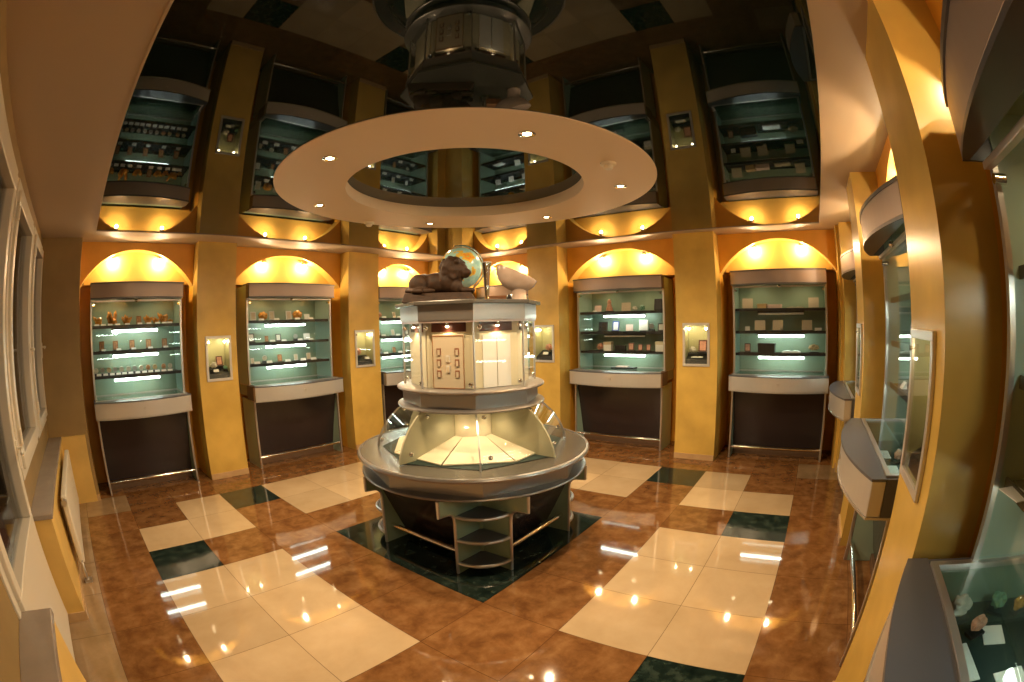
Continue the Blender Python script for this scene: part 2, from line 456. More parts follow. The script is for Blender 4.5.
for (px, py, nm) in ((.068, 1.213, 'on the far left side of the ceiling ring'), (.065, -1.154, 'on the right side of the ceiling ring')):
    d = empty('smoke_detector', (px, py, RZ), 0, 'small white smoke detector ' + nm, 'smoke detector')
    b = B(); b.lathe([(0, 0), (.050, 0), (.050, -.012), (.036, -.018), (0, -.018)], 28); b.build('base', 'white_enamel', d, smooth=True)
    b = B(); b.lathe([(0, -.018), (.030, -.018), (.030, -.034), (.020, -.042), (0, -.042)], 24); b.build('sensor_head', 'white_enamel', d, smooth=True)

# ------------------------------------------------------------------ radiator below the window
def build_radiator():
    r = empty('radiator', (-2.86, 0, 0), 0, 'white flat panel radiator in front of the low yellow wall below the windows', 'radiator')
    b = B(); b.box(.0, .05, 1.0, 2.45, .12, .60); b.build('panel', 'white_enamel', r, bevel=.012)
    for y in (1.2, 2.25):
        b = B(); b.box(-.035, .005, y - .02, y + .02, .2, .5); b.build('bracket', 'white_enamel', r)
    b = B(); b.tube([(.025, 1.02, .13), (.025, .97, .13), (.025, .955, .11), (.025, .955, .0)], .011, 8); b.build('pipe', 'alu', r, smooth=True)
    b = B(); b.tube([(.025, .99, .57), (.025, .93, .57)], [.02, .024], 12); b.build('valve', 'alu', r, smooth=True)
    b = B(); b.box(-.003, .06, .93, .98, 0, .022); b.build('floor_cover', 'alu', r)
build_radiator()

# ------------------------------------------------------------------ display cabinets
HEAD = 2.5
SHELF_Z = (1.685, 1.432, 1.185)
def arc(w, y0, bow, n=18):
    hw = w / 2; Rr = (hw * hw + bow * bow) / (2 * bow); t0 = math.asin(hw / Rr)
    return [(Rr * math.sin(-t0 + 2 * t0 * i / n), y0 + (Rr - bow) - Rr * math.cos(-t0 + 2 * t0 * i / n)) for i in range(n + 1)]
class Cab: pass
def cabinet(loc, rz, w, label, lit=(1, 1, 1)):
    c = Cab(); c.loc = Vector((*loc, 0)); c.rz = rz; c.w = w
    r = empty('display_cabinet', c.loc, rz, label, 'display cabinet', 'glass fronted display cabinets along the walls'); c.root = r
    hw = w / 2
    # bowed head with a dark lip and a lower lip
    A = arc(w, .01, .10)
    b = B(); b.prism([(hw, .03), (-hw, .03)] + A, 1.965, 2.10); b.build('header', 'mauve', r, bevel=.003)
    A2 = arc(w + .012, .006, .102)
    b = B(); b.prism([(hw + .006, .21), (-hw - .006, .21)] + A2, 2.10, 2.116); b.build('header_top', 'slate', r)
    b = B(); b.prism([(hw, .03), (-hw, .03)] + arc(w, .01, .102), 1.952, 1.965); b.build('header_trim', 'slate', r)
    b = B(); b.box(-hw + .014, hw - .014, .07, .10, 1.928, 1.948); b.build('door_rail', 'silver', r, bevel=.003)
    b = B(); b.ball((0, .06, 1.937), .019, 2, (1, 1, 1)); b.build('lock_knob', 'chrome', r, smooth=True)
    # glass case
    for s in (-1, 1):
        b = B(); x = s * (hw - .006); b.box(x - .006, x + .006, .012, .117, 1.952, 2.10); b.build('header_side', 'slate', r)
        b = B(); x = s * (hw - .012); b.box(x - .006, x + .006, .118, .505, .965, 2.098); b.build('side_panel', 'frost_side', r)
        b = B(); b.box(x - .011, x + .011, .098, .118, .965, 1.952); b.build('edge_profile', 'alu', r)
        b = B(); b.box(x - .008, x + .008, .022, .40, 0.0, .80); b.build('lower_side_panel', 'frost_side', r)
        b = B(); b.box(x - .011, x + .011, -.002, .022, 0.0, .80); b.build('leg', 'alu', r, bevel=.003)
        # clamps of the glass front
        b = B(); b.tube([(x - s * .03, .085, 1.90), (x - s * .03, .125, 1.90)], .014, 10); b.build('clamp', 'chrome', r, smooth=True)
    b = B(); b.box(-hw + .018, hw - .018, .495, .51, .84, 2.098); b.build('back_panel', 'frost', r)
    b = B(); b.box(-hw + .018, hw - .018, .031, .495, 2.085, 2.098); b.build('top_board', 'frost', r)
    for lx in (-.27, .27):
        b = B(); b.lathe([(0, 2.085), (.032, 2.085), (.034, 2.066), (.024, 2.064)], 16, c=(lx, .25, 0)); lh = b.build('lamp', 'chrome', r, smooth=True)
        b = B(); b.lathe([(0, 2.058), (.02, 2.062), (.025, 2.07)], 16, c=(lx, .25, 0)); b.build('bulb', 'bulb', lh, smooth='all')
        light('SPOT', 'head_beam', (lx, .25, 2.050), HEAD, WARM, lh, .02, (0, 0, 0), R(150), .7)
    b = B(); b.box(-hw + .022, hw - .022, .106, .112, .972, 2.08); b.build('glass_door', 'glass', r)
    for k, z in enumerate(SHELF_Z):
        b = B(); b.box(-hw + .020, hw - .020, .145, .493, z - .014, z); sh = b.build('shelf', 'shelf', r)
        b = B(); b.tube([(-.28, .25, z - .050), (.28, .25, z - .050)], .013, 10); b.build('light_tube', 'tube' if lit[k] else 'paper', sh, smooth=True)
        b = B(); b.box(-.29, .29, .246, .254, z - .039, z - .0142); b.build('tube_holder', 'black', sh)
        b = B(); b.box(-hw + .026, hw - .026, .165, .40, z, z + .003); b.build('runner', 'felt', sh)
        b = B(); b.box(-hw + .022, hw - .022, .138, .146, z - .020, z + .012); b.build('edge_strip', 'black', sh)
    # counter with a sunk glass topped tray
    C0 = arc(w + .03, -.11, .105)
    b = B(); b.prism([(hw + .015, -.045), (-hw - .015, -.045)] + C0, .80, .952); b.build('counter_front', 'silver', r, bevel=.004)
    b = B(); b.prism([(hw + .018, -.047), (-hw - .018, -.047)] + arc(w + .036, -.113, .107), .952, .964); b.build('counter_top', 'slate', r)
    b = B(); b.prism([(hw + .018, .03), (-hw - .018, .03)] + arc(w + .036, -.113, .109), .790, .800); b.build('counter_trim', 'alu', r)
    for s in (-1, 1):
        b = B(); b.box(s * (hw + .006) - .009, s * (hw + .006) + .009, -.044, .16, .80, .962); b.build('counter_side', 'slate', r)
    b = B(); b.tube([(0, -.222, .885), (0, -.213, .885)], .016, 14); b.build('lock', 'alu', r, smooth=True)
    y0, y1, fx = -.045, .47, hw - .012
    b = B(); t = .022
    b.box(-fx, fx, y0, y0 + t, .952, .970); b.box(-fx, fx, y1 - t, y1, .952, .970); b.box(-fx, -fx + t, y0 + t, y1 - t, .952, .970); b.box(fx - t, fx, y0 + t, y1 - t, .952, .970)
    b.build('display_frame', 'alu', r)
    b = B(); b.box(-fx + t, fx - t, y0 + t, y1 - t, .958, .964); b.build('display_glass', 'box_glass', r)
    b = B(); X0, X1, Y0, Y1, Z0, Z1 = -fx, fx, y0, y1, .83, .952
    b.poly([(X0, Y0, Z0), (X1, Y0, Z0), (X1, Y1, Z0), (X0, Y1, Z0)])
    b.build('display_tray', 'tray', r)
    for (p, q) in (((X0, Y0), (X1, Y0)), ((X1, Y0), (X1, Y1)), ((X1, Y1), (X0, Y1)), ((X0, Y1), (X0, Y0))):
        b = B(); b.poly([(p[0], p[1], Z0), (q[0], q[1], Z0), (q[0], q[1], Z1), (p[0], p[1], Z1)]); b.build('tray_side', 'frost', r)
    # leaning dark panel, foot rail, plinth
    b = B(); b.hexa([(-hw + .02, .20, .10), (hw - .02, .20, .10), (hw - .02, .23, .10), (-hw + .02, .23, .10)],
                    [(-hw + .02, .03, .80), (hw - .02, .03, .80), (hw - .02, .06, .80), (-hw + .02, .06, .80)]); b.build('lower_panel', 'dark_panel', r)
    b = B(); b.tube([(-hw + .012, .03, .125), (hw - .012, .03, .125)], .017, 12); b.build('foot_rail', 'chrome', r, smooth=True)
    b = B(); b.box(-hw + .02, hw - .02, .20, .22, 0, .055); b.build('plinth', 'plinth', r)
    return c

def cpos(c, x, y, z):
    v = Matrix.Rotation(c.rz, 3, 'Z') @ Vector((x, y, z)); return v + c.loc

YL, YR, YE = 2.80, 2.85, -2.72
cab1 = cabinet((-1.872, YL), 0, 1.11, 'wall cabinet nearest the windows, holding amber stone clusters and rows of small medals')
cab2 = cabinet((.095, YL), 0, 1.19, 'second wall cabinet from the windows, with few framed cards on three shelves')
cab3 = cabinet((1.92, YL), 0, 1.00, 'wall cabinet partly hidden behind the left side of the round island', )
cab6 = cabinet((YR, 1.82), -PI / 2, 1.00, 'wall cabinet mostly hidden behind the island, beyond the shell ornament')
cab4 = cabinet((YR, .075), -PI / 2, 1.20, 'wall cabinet just past the island, crowded with dark frames and a stacked white box', lit=(1, 0, 1))
cab5 = cabinet((YR, -1.945), -PI / 2, 1.14, 'wall cabinet beside the right corner, with large beige cards on black stands', lit=(0, 1, 1))
cabE1 = cabinet((1.87, YE), PI, 1.10, 'farthest cabinet on the near right wall, mostly hidden behind a pillar')
cabE2 = cabinet((-.035, YE), PI, 1.17, 'cabinet seen edge-on between pillars on the right wall, with bowed counter')
cabE3 = cabinet((-1.915, YE - .05), PI, 1.17, 'nearest cabinet at the right edge, seen from above with glass topped tray', lit=(1, 0, 1))

# ------------------------------------------------------------------ spotlights in the arches
VAULT = 11
def vault_spots(f, centre, nm, dv, half=.29):
    hw = .66
    for s, sn in ((-1, 'left'), (1, 'right')):
        u = centre + s * half
        x, y, z = f(u, dv, 2.395)
        d = empty('niche_spotlight', (x, y, z), 0, '%s spotlight in the arch over the %s' % (sn, nm), 'spotlight', 'spotlights in the arches')
        b = B(); b.lathe([(0, .06), (.026, .06), (.030, -.012), (.024, -.014), (.021, .0), (0, .0)], 18); b.build('housing', 'chrome', d, smooth=True)
        b = B(); b.lathe([(0, -.016), (.014, -.014), (.020, .004), (0, .004)], 14); b.build('bulb', 'bulb', d, smooth=True)
        light('POINT', 'niche_beam', (0, 0, -.034), VAULT, WARM, d, .015)
vault_spots(fL, -1.86, 'cabinet nearest the windows', .31)
vault_spots(fL, .09, 'second cabinet from the windows', .31)
vault_spots(fL, 1.92, 'cabinet hidden behind the left of the island', .31, .22)
vault_spots(lambda u, v, z: fR(-u, v, z), -1.81, 'cabinet hidden behind the island', .37, .22)
vault_spots(lambda u, v, z: fR(-u, v, z), -.03, 'cabinet just past the island', .37)
vault_spots(lambda u, v, z: fR(-u, v, z), 1.95, 'cabinet beside the right corner', .37)
vault_spots(lambda u, v, z: fE(-u, v, z), -1.87, 'farthest cabinet of the near right wall', .31)
vault_spots(lambda u, v, z: fE(-u, v, z), .03, 'edge-on cabinet of the right wall', .31)
vault_spots(lambda u, v, z: fE(-u, v, z), 1.92, 'nearest cabinet at the right edge', .31)

# ------------------------------------------------------------------ framed cases sunk into the pillars
def wall_case(f, rz, u, nm, lamps=((-.10, 1), (.10, 1))):
    x, y, z = f(u, 0, 1.062)
    r = empty('wall_niche_case', (x, y, z), rz, 'metal framed case sunk into the pillar ' + nm, 'wall case', 'framed cases in the pillars')
    W, H, D = .315, .478, .17; t = .028
    b = B()
    b.box(-W / 2, W / 2, -.014, .0, H - t, H); b.box(-W / 2, W / 2, -.014, 0, 0, t); b.box(-W / 2, -W / 2 + t, -.014, 0, t, H - t); b.box(W / 2 - t, W / 2, -.014, 0, t, H - t)
    b.build('frame', 'silver', r, bevel=.002)
    a = W / 2 - .024; z0, z1 = .024, H - .024
    b = B()
    b.poly([(-a, D, z0), (a, D, z0), (a, D, z1), (-a, D, z1)])
    b.poly([(-a, 0, z0), (-a, D, z0), (-a, D, z1), (-a, 0, z1)]); b.poly([(a, 0, z0), (a, D, z0), (a, D, z1), (a, 0, z1)])
    b.poly([(-a, 0, z1), (a, 0, z1), (a, D, z1), (-a, D, z1)]); b.poly([(-a, 0, z0), (a, 0, z0), (a, D, z0), (-a, D, z0)])
    b.build('lining', 'case_wall', r, normals=False)
    b = B(); b.box(-a, a, -.008, -.004, z0, z1); b.build('pane', 'glass', r)
    b = B(); b.hexa([(-a + .004, .012, z0 + .001), (a - .004, .012, z0 + .001), (a - .004, D - .004, z0 + .001), (-a + .004, D - .004, z0 + .001)],
                    [(-a + .004, .02, z0 + .05), (a - .004, .02, z0 + .05), (a - .004, D - .004, z0 + .125), (-a + .004, D - .004, z0 + .125)]); b.build('plinth', 'black', r, bevel=.003)
    for lx, on in lamps:
        b = B(); b.tube([(lx, .06, z1), (lx, .06, z1 - .03)], .012, 10); lh = b.build('lamp', 'chrome', r, smooth=True)
        b = B(); b.ball((lx, .06, z1 - .040), .013, 2); b.build('bulb', 'bulb_small', lh, smooth='all')
    b = B(); b.tube([(-a - .006, -.02, H - .06), (-a - .006, -.005, H - .06)], .011, 10); b.build('hinge', 'chrome', r, smooth=True)
    def at(px, py, pz):
        v = Matrix.Rotation(rz, 3, 'Z') @ Vector((px, py, pz)); return Vector((x, y, z)) + v
    return at
caseA = wall_case(fL, 0, COLA, 'between the two cabinets nearest the windows')
caseB = wall_case(fL, 0, COLB, 'left of the island')
caseE = wall_case(fR, -PI / 2, COLE, 'just to the right of the island')
caseD = wall_case(fR, -PI / 2, COLD, 'between the two right-hand back cabinets')
caseF = wall_case(fE, PI, COLF, 'on the near right, seen at a steep angle', ((.09, 1),))
caseG = wall_case(fE, PI, COLG, 'farther along the right wall, seen edge-on', ((.09, 1),))

# ------------------------------------------------------------------ round island
IC = (.035, -.035)
def build_island():
    r = empty('island_showcase', (*IC, 0), 0, 'large round two-tier island showcase with lit glass in the middle of the room', 'showcase')
    O8 = 0.
    # --- round counter
    b = B(); b.lathe([(0, .678), (.828, .678), (.828, .700), (0, .702)], 72); b.build('countertop', 'graphite', r, smooth=True)
    b = B(); b.lathe([(.826, .674), (.842, .676), (.848, .688), (.842, .702), (.826, .704)], 72, closed=True); b.build('counter_rim', 'band', r, smooth=True)
    b = B(); b.lathe([(.80, .572), (.80, .676), (.70, .676), (.70, .572)], 8, closed=True); b.build('counter_band', 'band', r)
    b = B(); b.lathe([(.0, .552), (.806, .552), (.820, .556), (.824, .563), (.820, .570), (.806, .574), (0, .574)], 72); b.build('lower_rim', 'band', r, smooth=True)
    # --- glass skirt of the lower tier, gently bulged
    prof = [(.700, .704), (.690, .76), (.655, .84), (.600, .92), (.535, .985), (.480, 1.02)]
    for k in range(8):
        a0 = k * PI / 4; a1 = a0 + PI / 4
        b = B(); rows = []
        for rr, z in prof: rows.append([b.bm.verts.new((rr * math.cos(a), rr * math.sin(a), z)) for a in (a0 + .012, a1 - .012)])
        for p, q in zip(rows, rows[1:]): b.bm.faces.new([p[0], p[1], q[1], q[0]])
        g = b.build('glass_panel', 'glass', r, smooth='all')
        wide = k % 2 == 0          # frosted rib on every second edge, a slim metal edge on the others
        a = a0
        b = B()
        d = .6 if wide else .014; t = .007 if wide else .005
        lo = []; 
        pts = [(rr + .004, z) for rr, z in prof] + ([(.187, 1.018), (.187, .706)] if wide else [(rr - d, z) for rr, z in prof[::-1]])
        ca, sa = math.cos(a), math.sin(a)
        b.prism(pts, -t, t, lambda p, q, h: (p * ca - h * sa, p * sa + h * ca, q))
        b.build('rib', 'cream_frost' if wide else 'alu', r)
        for rr, z, off in ((.672, .775, .10), (.500, .99, .10)):
            an = a0 + off
            b = B(); b.ball(((rr - .012) * math.cos(an), (rr - .012) * math.sin(an), z), .016, 2); b.build('clamp', 'chrome', r, smooth='all')
    # --- inside the lower tier
    b = B(); b.lathe([(.185, .70), (.185, 1.02)], 40); b.build('inner_drum', 'cream', r, smooth=True)
    b = B(); b.lathe([(.0, .704), (.665, .704)], 8); b.build('tray', 'tray', r)
    for k in range(8):
        a0 = PI / 8 + k * PI / 4 + .01; a1 = a0 + PI / 4 - .02; am = (a0 + a1) / 2
        b = B()
        def P(rr, a, z): return (rr * math.cos(a), rr * math.sin(a), z)
        lo = [P(.205, a0, .792), P(.205, a1, .792), P(.60, a1, .708), P(.60, a0, .708)]
        b.hexa(lo, [(x, y, z + .008) for x, y, z in lo]); b.build('sloped_board', 'cream', r)
        am = k * PI / 4 + PI / 8
        lh = B(); lh.lathe([(0, 0), (.030, 0), (.030, -.016), (.022, -.018)], 16, c=(.32 * math.cos(am), .32 * math.sin(am), 1.018)); lamp = lh.build('lamp', 'chrome', r, smooth=True)
        lb = B(); lb.lathe([(0, -.022), (.022, -.016), (.022, -.01)], 16, c=(.32 * math.cos(am), .32 * math.sin(am), 1.018)); lb.build('bulb', 'bulb', lamp, smooth='all')
        light('SPOT', 'case_beam', (.32 * math.cos(am), .32 * math.sin(am), .990), 1.7, WARM, lamp, .02, (0, 0, 0), R(140), .8)
    # --- collar between the tiers
    b = B(); b.lathe([(0, 1.018), (.515, 1.018), (.525, 1.023), (.528, 1.030), (.525, 1.037), (.515, 1.042), (0, 1.042)], 64); b.build('collar_lower_rim', 'band', r, smooth=True)
    b = B(); b.lathe([(.490, 1.042), (.490, 1.138), (.42, 1.138), (.42, 1.042)], 8, closed=True); b.build('collar_band', 'band', r)
    b = B(); b.lathe([(0, 1.138), (.515, 1.138), (.525, 1.143), (.528, 1.151), (.525, 1.159), (.515, 1.164), (0, 1.164)], 64); b.build('collar_upper_rim', 'band', r, smooth=True)
    # --- upper glass prism
    for k in range(8):
        a0 = k * PI / 4; a1 = a0 + PI / 4
        b = B(); P = lambda a, z, rr=.470: (rr * math.cos(a), rr * math.sin(a), z)
        b.poly([P(a0 + .022, 1.166), P(a1 - .022, 1.166), P(a1 - .022, 1.586), P(a0 + .022, 1.586)])
        b.build('glass_pane', 'glass', r)
        b = B(); c = P(a0, 0, .470); b.tube([(c[0], c[1], 1.164), (c[0], c[1], 1.588)], .0075, 8); b.build('corner_post', 'alu', r, smooth=True)
        for z in (1.195, 1.555):
            an = a0 + (.085 if z > 1.3 else -.05)
            b = B(); b.ball((.455 * math.cos(an), .455 * math.sin(an), z), .017, 2); b.build('clamp', 'chrome', r, smooth='all')
        # back board of this bay with its dark head strip and lamp
        am = (a0 + a1) / 2
        def Q(u, v, z):          # u along the facet, v outward from the facet centre
            return ((v) * math.cos(am) - u * math.sin(am), (v) * math.sin(am) + u * math.cos(am), z)
        b = B(); f = [Q(-.163, .393, 1.166), Q(.163, .393, 1.166), Q(.163, .393, 1.588), Q(-.163, .393, 1.588)]
        b.poly(f); bp = b.build('bay_back', 'cream', r)
        b = B(); lo = [Q(-.118, .394, 1.528), Q(.118, .394, 1.528), Q(.118, .399, 1.528), Q(-.118, .399, 1.528)]
        b.hexa(lo, [(x, y, 1.588) for x, y, z in lo]); b.build('head_strip', 'wood_dark', r)
        lc = Q(0, .418, 1.588)
        lh = B(); lh.lathe([(0, 0), (.013, 0), (.013, -.022), (.012, -.024)], 16, c=lc); lamp = lh.build('lamp', 'chrome', r, smooth=True)
        lb = B(); lb.lathe([(0, -.034), (.010, -.028), (.0118, -.018)], 16, c=lc); lb.build('bulb', 'bulb', lamp, smooth='all')
        light('SPOT', 'bay_beam', (lc[0], lc[1], 1.552), .95, WARM, lamp, .015, (0, 0, 0), R(140), .8)
    b = B(); b.lathe([(0, 1.586), (.485, 1.586), (.485, 1.604), (0, 1.604)], 8); b.build('head_soffit', 'mauve', r)
    b = B(); b.lathe([(.490, 1.602), (.490, 1.700), (.44, 1.700), (.44, 1.602)], 8, closed=True); b.build('head_band', 'band', r)
    b = B(); b.lathe([(0, 1.700), (.525, 1.700), (.525, 1.726), (0, 1.726)], 8); b.build('top_board', 'graphite', r, bevel=.004)
    # --- base: leaning dark panels, foot rails, four quarter-round corner shelf units
    for k in range(4):
        rot = Matrix.Rotation(k * PI / 2, 4, 'Z')
        T = lambda x, y, z: tuple(rot @ Vector((x, y, z)))
        b = B(); b.hexa([T(-.42, -.36, .06), T(-.42, .36, .06), T(-.39, .36, .06), T(-.39, -.36, .06)], [T(-.66, -.36, .552), T(-.66, .36, .552), T(-.63, .36, .552), T(-.63, -.36, .552)])
        b.build('base_panel', 'dark_panel', r)
        b = B(); b.tube([T(-.545, -.36, .13), T(-.545, .36, .13)], .018, 12); b.build('foot_rail', 'chrome', r, smooth=True)
        b = B(); b.box(-.02, .02, -.012, .012, 0, .552)
        for v in b.bm.verts: v.co = rot @ (Vector((-.368, -.368, 0)) + Matrix.Rotation(PI / 4, 3, 'Z') @ v.co)
        un = b.build('corner_unit', 'frost', r)
        prof = [(-.36, 0), (-.60, 0), (-.60, .36), (-.605, .40), (-.622, .428), (-.65, .442), (-.735, .447), (-.735, .552), (-.36, .552)]
        for swap in (0, 1):
            b = B()
            f = (lambda p, q, h: T(p, -.36 + h, q)) if not swap else (lambda p, q, h: T(-.36 + h, p, q))
            b.prism(prof, -.010, .010, f); sp = b.build('side_panel', 'frost', un)
            e = B()
            ep = prof[1:8]
            e.tube([f(p - .004, q, 0) for p, q in ep], .011, 8); e.build('edge_strip', 'alu', un, smooth=True)
        for z in (.065, .235, .400):
            b = B(); n = 14
            pts = [(-.36, -.36)] + [(-.36 - .235 * math.cos(PI / 2 * i / n), -.36 - .235 * math.sin(PI / 2 * i / n)) for i in range(n + 1)]
            b.prism(pts, z, z + .018, lambda p, q, h: T(p, q, h)); b.build('shelf', 'slate', un)
            b = B(); b.tube([T(p * 1.006, q * 1.006, z + .009) for p, q in pts[1:]], .012, 8); b.build('shelf_edge', 'alu', un, smooth=True)
    return r
island = build_island()

def ion(ang, rad, z, off=0.):
    """point on the island at polar angle/radius (off: shift along the tangent)"""
    a = R(ang)
    return Vector((IC[0] + rad * math.cos(a) - off * math.sin(a), IC[1] + rad * math.sin(a) + off * math.cos(a), z))

# boards standing in the two front bays
d = empty('display_board', ion(202.5, .406, 1.168), R(202.5 + 90), 'cream board with small framed pictures in the island showcase, upper left bay', 'display board')
b = B(); b.box(-.105, .105, -.012, .008, 0, .345); b.build('board', 'paper_warm', d, bevel=.002)
b = B()
for (x0, x1, z0, z1) in ((-.107, .107, .331, .337), (-.107, .107, -.001, .004), (-.107, -.103, .004, .331), (.103, .107, .004, .331)): b.box(x0, x1, -.014, -.011, z0, z1)
b.build('border', 'wood_mid', d)
for cx_, rows_ in ((-.062, (.235, .165, .095)), (.0, (.19, .125)), (.062, (.235, .165, .095))):
    for zz in rows_:
        b = B(); b.box(cx_ - .014, cx_ + .014, -.017, -.012, zz - .022, zz + .022); m = b.build('picture', 'print' if abs(cx_) > .01 else 'grey_print', d)
        b = B(); b.box(cx_ - .008, cx_ + .008, -.019, -.017, zz - .022, zz + .012); b.build('mount', 'paper_warm', m)
for off, nm in ((.052, 'left one of two white paper sheets in the island showcase, upper right bay'), (-.052, 'right one of two white paper sheets in the island showcase, upper right bay')):
    s = B(); s.box(-.049, .049, -.003, .003, 0, .335); o = s.build('paper_sheet', 'paper', None); o.location = ion(247.5, .402, 1.168, -off); o.rotation_euler = (0, 0, R(247.5 + 90))
    tag(o, nm, 'paper sheet', 'paper sheets in the island')

# ------------------------------------------------------------------ ornaments on top of the island
VIEW = R(-47.5)                       # the island's long view axis: local x to the right, y away from the entrance corner
def itop(lat, away, z=1.726):
    v = Matrix.Rotation(VIEW, 3, 'Z') @ Vector((lat, away, 0)); return Vector((IC[0] * 0 + v.x, v.y, z))

def build_lion():
    r = empty('lion_statue', itop(-.15, -.13), VIEW, 'dark bronze statue of a reclining lion on a plinth on top of the island', 'statue')
    b = B(); b.hexa([(-.235, -.10, 0), (.235, -.10, 0), (.235, .10, 0), (-.235, .10, 0)], [(-.215, -.085, .055), (.20, -.085, .055), (.20, .085, .055), (-.215, .085, .055)])
    b.build('plinth', 'bronze', r, bevel=.006)
    b = B(); s = b.ball
    s((-.10, 0, .11), .075, 3, (1.15, .9, .85)); s((-.13, -.055, .105), .062, 3, (1.0, .6, 1.0)); s((-.13, .055, .105), .062, 3, (1.0, .6, 1.0))
    s((-.02, 0, .115), .075, 3, (1.3, .85, .85)); s((.06, 0, .125), .082, 3, (1, .95, 1.0))
    s((.085, -.005, .185), .088, 3, (.95, 1.0, 1.0), None, .25, 4, 5)      # mane
    s((.075, -.01, .215), .070, 3, (1, 1, .85), None, .3, 9, 6)
    s((.135, -.035, .185), .050, 3, (1, .85, .95)); s((.172, -.055, .170), .030, 3, (1.1, .9, .8)); s((.165, -.052, .150), .022, 3, (1.2, .9, .6))
    s((.115, -.075, .235), .016, 2); s((.155, .01, .232), .016, 2)
    for yy in (-.05, .05):
        s((.11, yy, .09), .034, 3, (1.2, .9, 1.2)); s((.165, yy, .068), .024, 3, (1.9, .9, .75)); s((.205, yy, .066), .022, 3, (1, 1.05, .7))
        s((-.07, yy * 1.5, .068), .022, 3, (2.2, .8, .7))
    b.tube([(-.185, -.02, .085), (-.205, -.06, .07), (-.16, -.092, .066), (-.10, -.096, .066)], [.016, .013, .012, .016], 8)
    body = b.build('body', 'bronze', r)
    r.scale = (1.08, 1.1, 1.16)
    rm = body.modifiers.new('remesh', 'REMESH'); rm.mode = 'VOXEL'; rm.voxel_size = .006; rm.use_smooth_shade = True
build_lion()

def build_globe():
    r = empty('globe', itop(.0, .21), VIEW, 'pale green terrestrial globe with orange continents standing behind the lion statue', 'globe')
    g = .160
    b = B(); b.lathe([(0, 0), (.085, 0), (.088, .012), (.05, .028), (.018, .045), (.014, .10), (0, .11)], 36); b.build('base', 'wood_mid', r, smooth=True)
    b = B(); pts = [((g + .016) * math.sin(R(t)), 0, .275 - (g + .016) * math.cos(R(t))) for t in range(-10, 205, 9)]
    b.tube(pts, .006, 8); b.build('meridian_arm', 'chrome', r, smooth=True)
    b = B(); b.ball((0, 0, .275), g, 5); o = b.build('sphere', 'globe', r, smooth='all')
build_globe()

def build_vase():
    r = empty('tall_vase', itop(.185, .02), 0, 'slim flared silver vase between the globe and the shell ornament', 'vase')
    b = B(); b.lathe([(0, 0), (.034, 0), (.036, .006), (.018, .016), (.015, .04), (.018, .10), (.025, .18), (.033, .25), (.038, .29), (.035, .29), (.023, .19), (.012, .06), (0, .05)], 36)
    b.build('flared_body', 'horn', r, smooth=True)
    b = B(); b.lathe([(.036, .286), (.040, .288), (.040, .293), (.036, .294)], 36, closed=True); b.build('lip', 'alu', r, smooth=True)
build_vase()

def build_shell():
    r = empty('shell_ornament', itop(.405, -.10), VIEW, 'pale stone bowl tilted on a round stand, on top of the island', 'ornament')
    b = B(); b.lathe([(0, 0), (.052, 0), (.054, .006), (.050, .014), (.050, .085), (.058, .105), (0, .11)], 36); b.build('stand', 'shell', r, smooth=True)
    b = B(); prof = []
    for i in range(15):
        t = PI / 2 * i / 14; prof.append((.150 * math.sin(t), -.125 * math.cos(t)))
    prof += [(.150, .004), (.138, .008), (.10, -.02), (.05, -.042), (0, -.048)]
    b.lathe(prof, 48)
    for v in b.bm.verts: v.co.y *= .62
    b.bm.transform(Matrix.Translation((-.012, 0, .192)) @ Matrix.Rotation(R(24), 4, 'Y'))
    b.build('bowl', 'shell', r, smooth=True)
build_shell()

bk = empty('wooden_box', itop(.255, .10), VIEW, 'flat brown wooden box lying between the vase and the shell ornament', 'box')
b = B(); b.box(-.07, .07, -.05, .05, 0, .035); b.build('body', 'wood_mid', bk, bevel=.003)
b = B(); b.box(-.072, .072, -.052, .052, .035, .05); b.build('lid', 'wood_mid', bk, bevel=.003)
bk = empty('mineral_specimen', itop(.365, .12), 0, 'small black stone block beside the stand of the shell ornament', 'mineral')
b = B(); b.ball((0, 0, .032), .036, 2, (1, .8, .9), None, .35, 3, 2.5); b.build('stone', 'black_stone', bk)
bk = empty('mineral_specimen', itop(.43, .06), 0, 'small dark red stone at the right end of the island top', 'mineral')
b = B(); b.ball((0, 0, .024), .036, 2, (1.3, .8, .7), None, .35, 5, 2.5); b.build('stone', 'wood_dark', bk)

# ------------------------------------------------------------------ small exhibits: one prototype of each kind, then copies
PROTO = {}
def cluster(mat, seed):
    """a cluster of pointed crystals on a rough foot"""
    rnd = random.Random(seed)
    r = empty('mineral_specimen')
    b = B(); b.ball((0, 0, .030), .030, 2, (1.15, .8, .6), None, .35, seed, 2.5); b.build('foot', mat, r)
    for i in range(7):
        b = B(); h = rnd.uniform(.035, .075); w = rnd.uniform(.009, .014)
        rings = [[b.bm.verts.new((w * math.cos(PI / 3 * k), w * math.sin(PI / 3 * k), z)) for k in range(6)] for z in (0, h * .72)]
        tip = b.bm.verts.new((0, 0, h))
        b.bm.faces.new(rings[0][::-1])
        for k in range(6):
            b.bm.faces.new([rings[0][k], rings[0][(k + 1) % 6], rings[1][(k + 1) % 6], rings[1][k]]); b.bm.faces.new([rings[1][k], rings[1][(k + 1) % 6], tip])
        a = rnd.uniform(0, 2 * PI); t = rnd.uniform(.1, .75)
        b.bm.transform(Matrix.Translation((.016 * math.cos(a), .012 * math.sin(a), .026)) @ Matrix.Rotation(a, 4, 'Z') @ Matrix.Rotation(t, 4, 'Y'))
        b.build('crystal', mat, r)
    return r
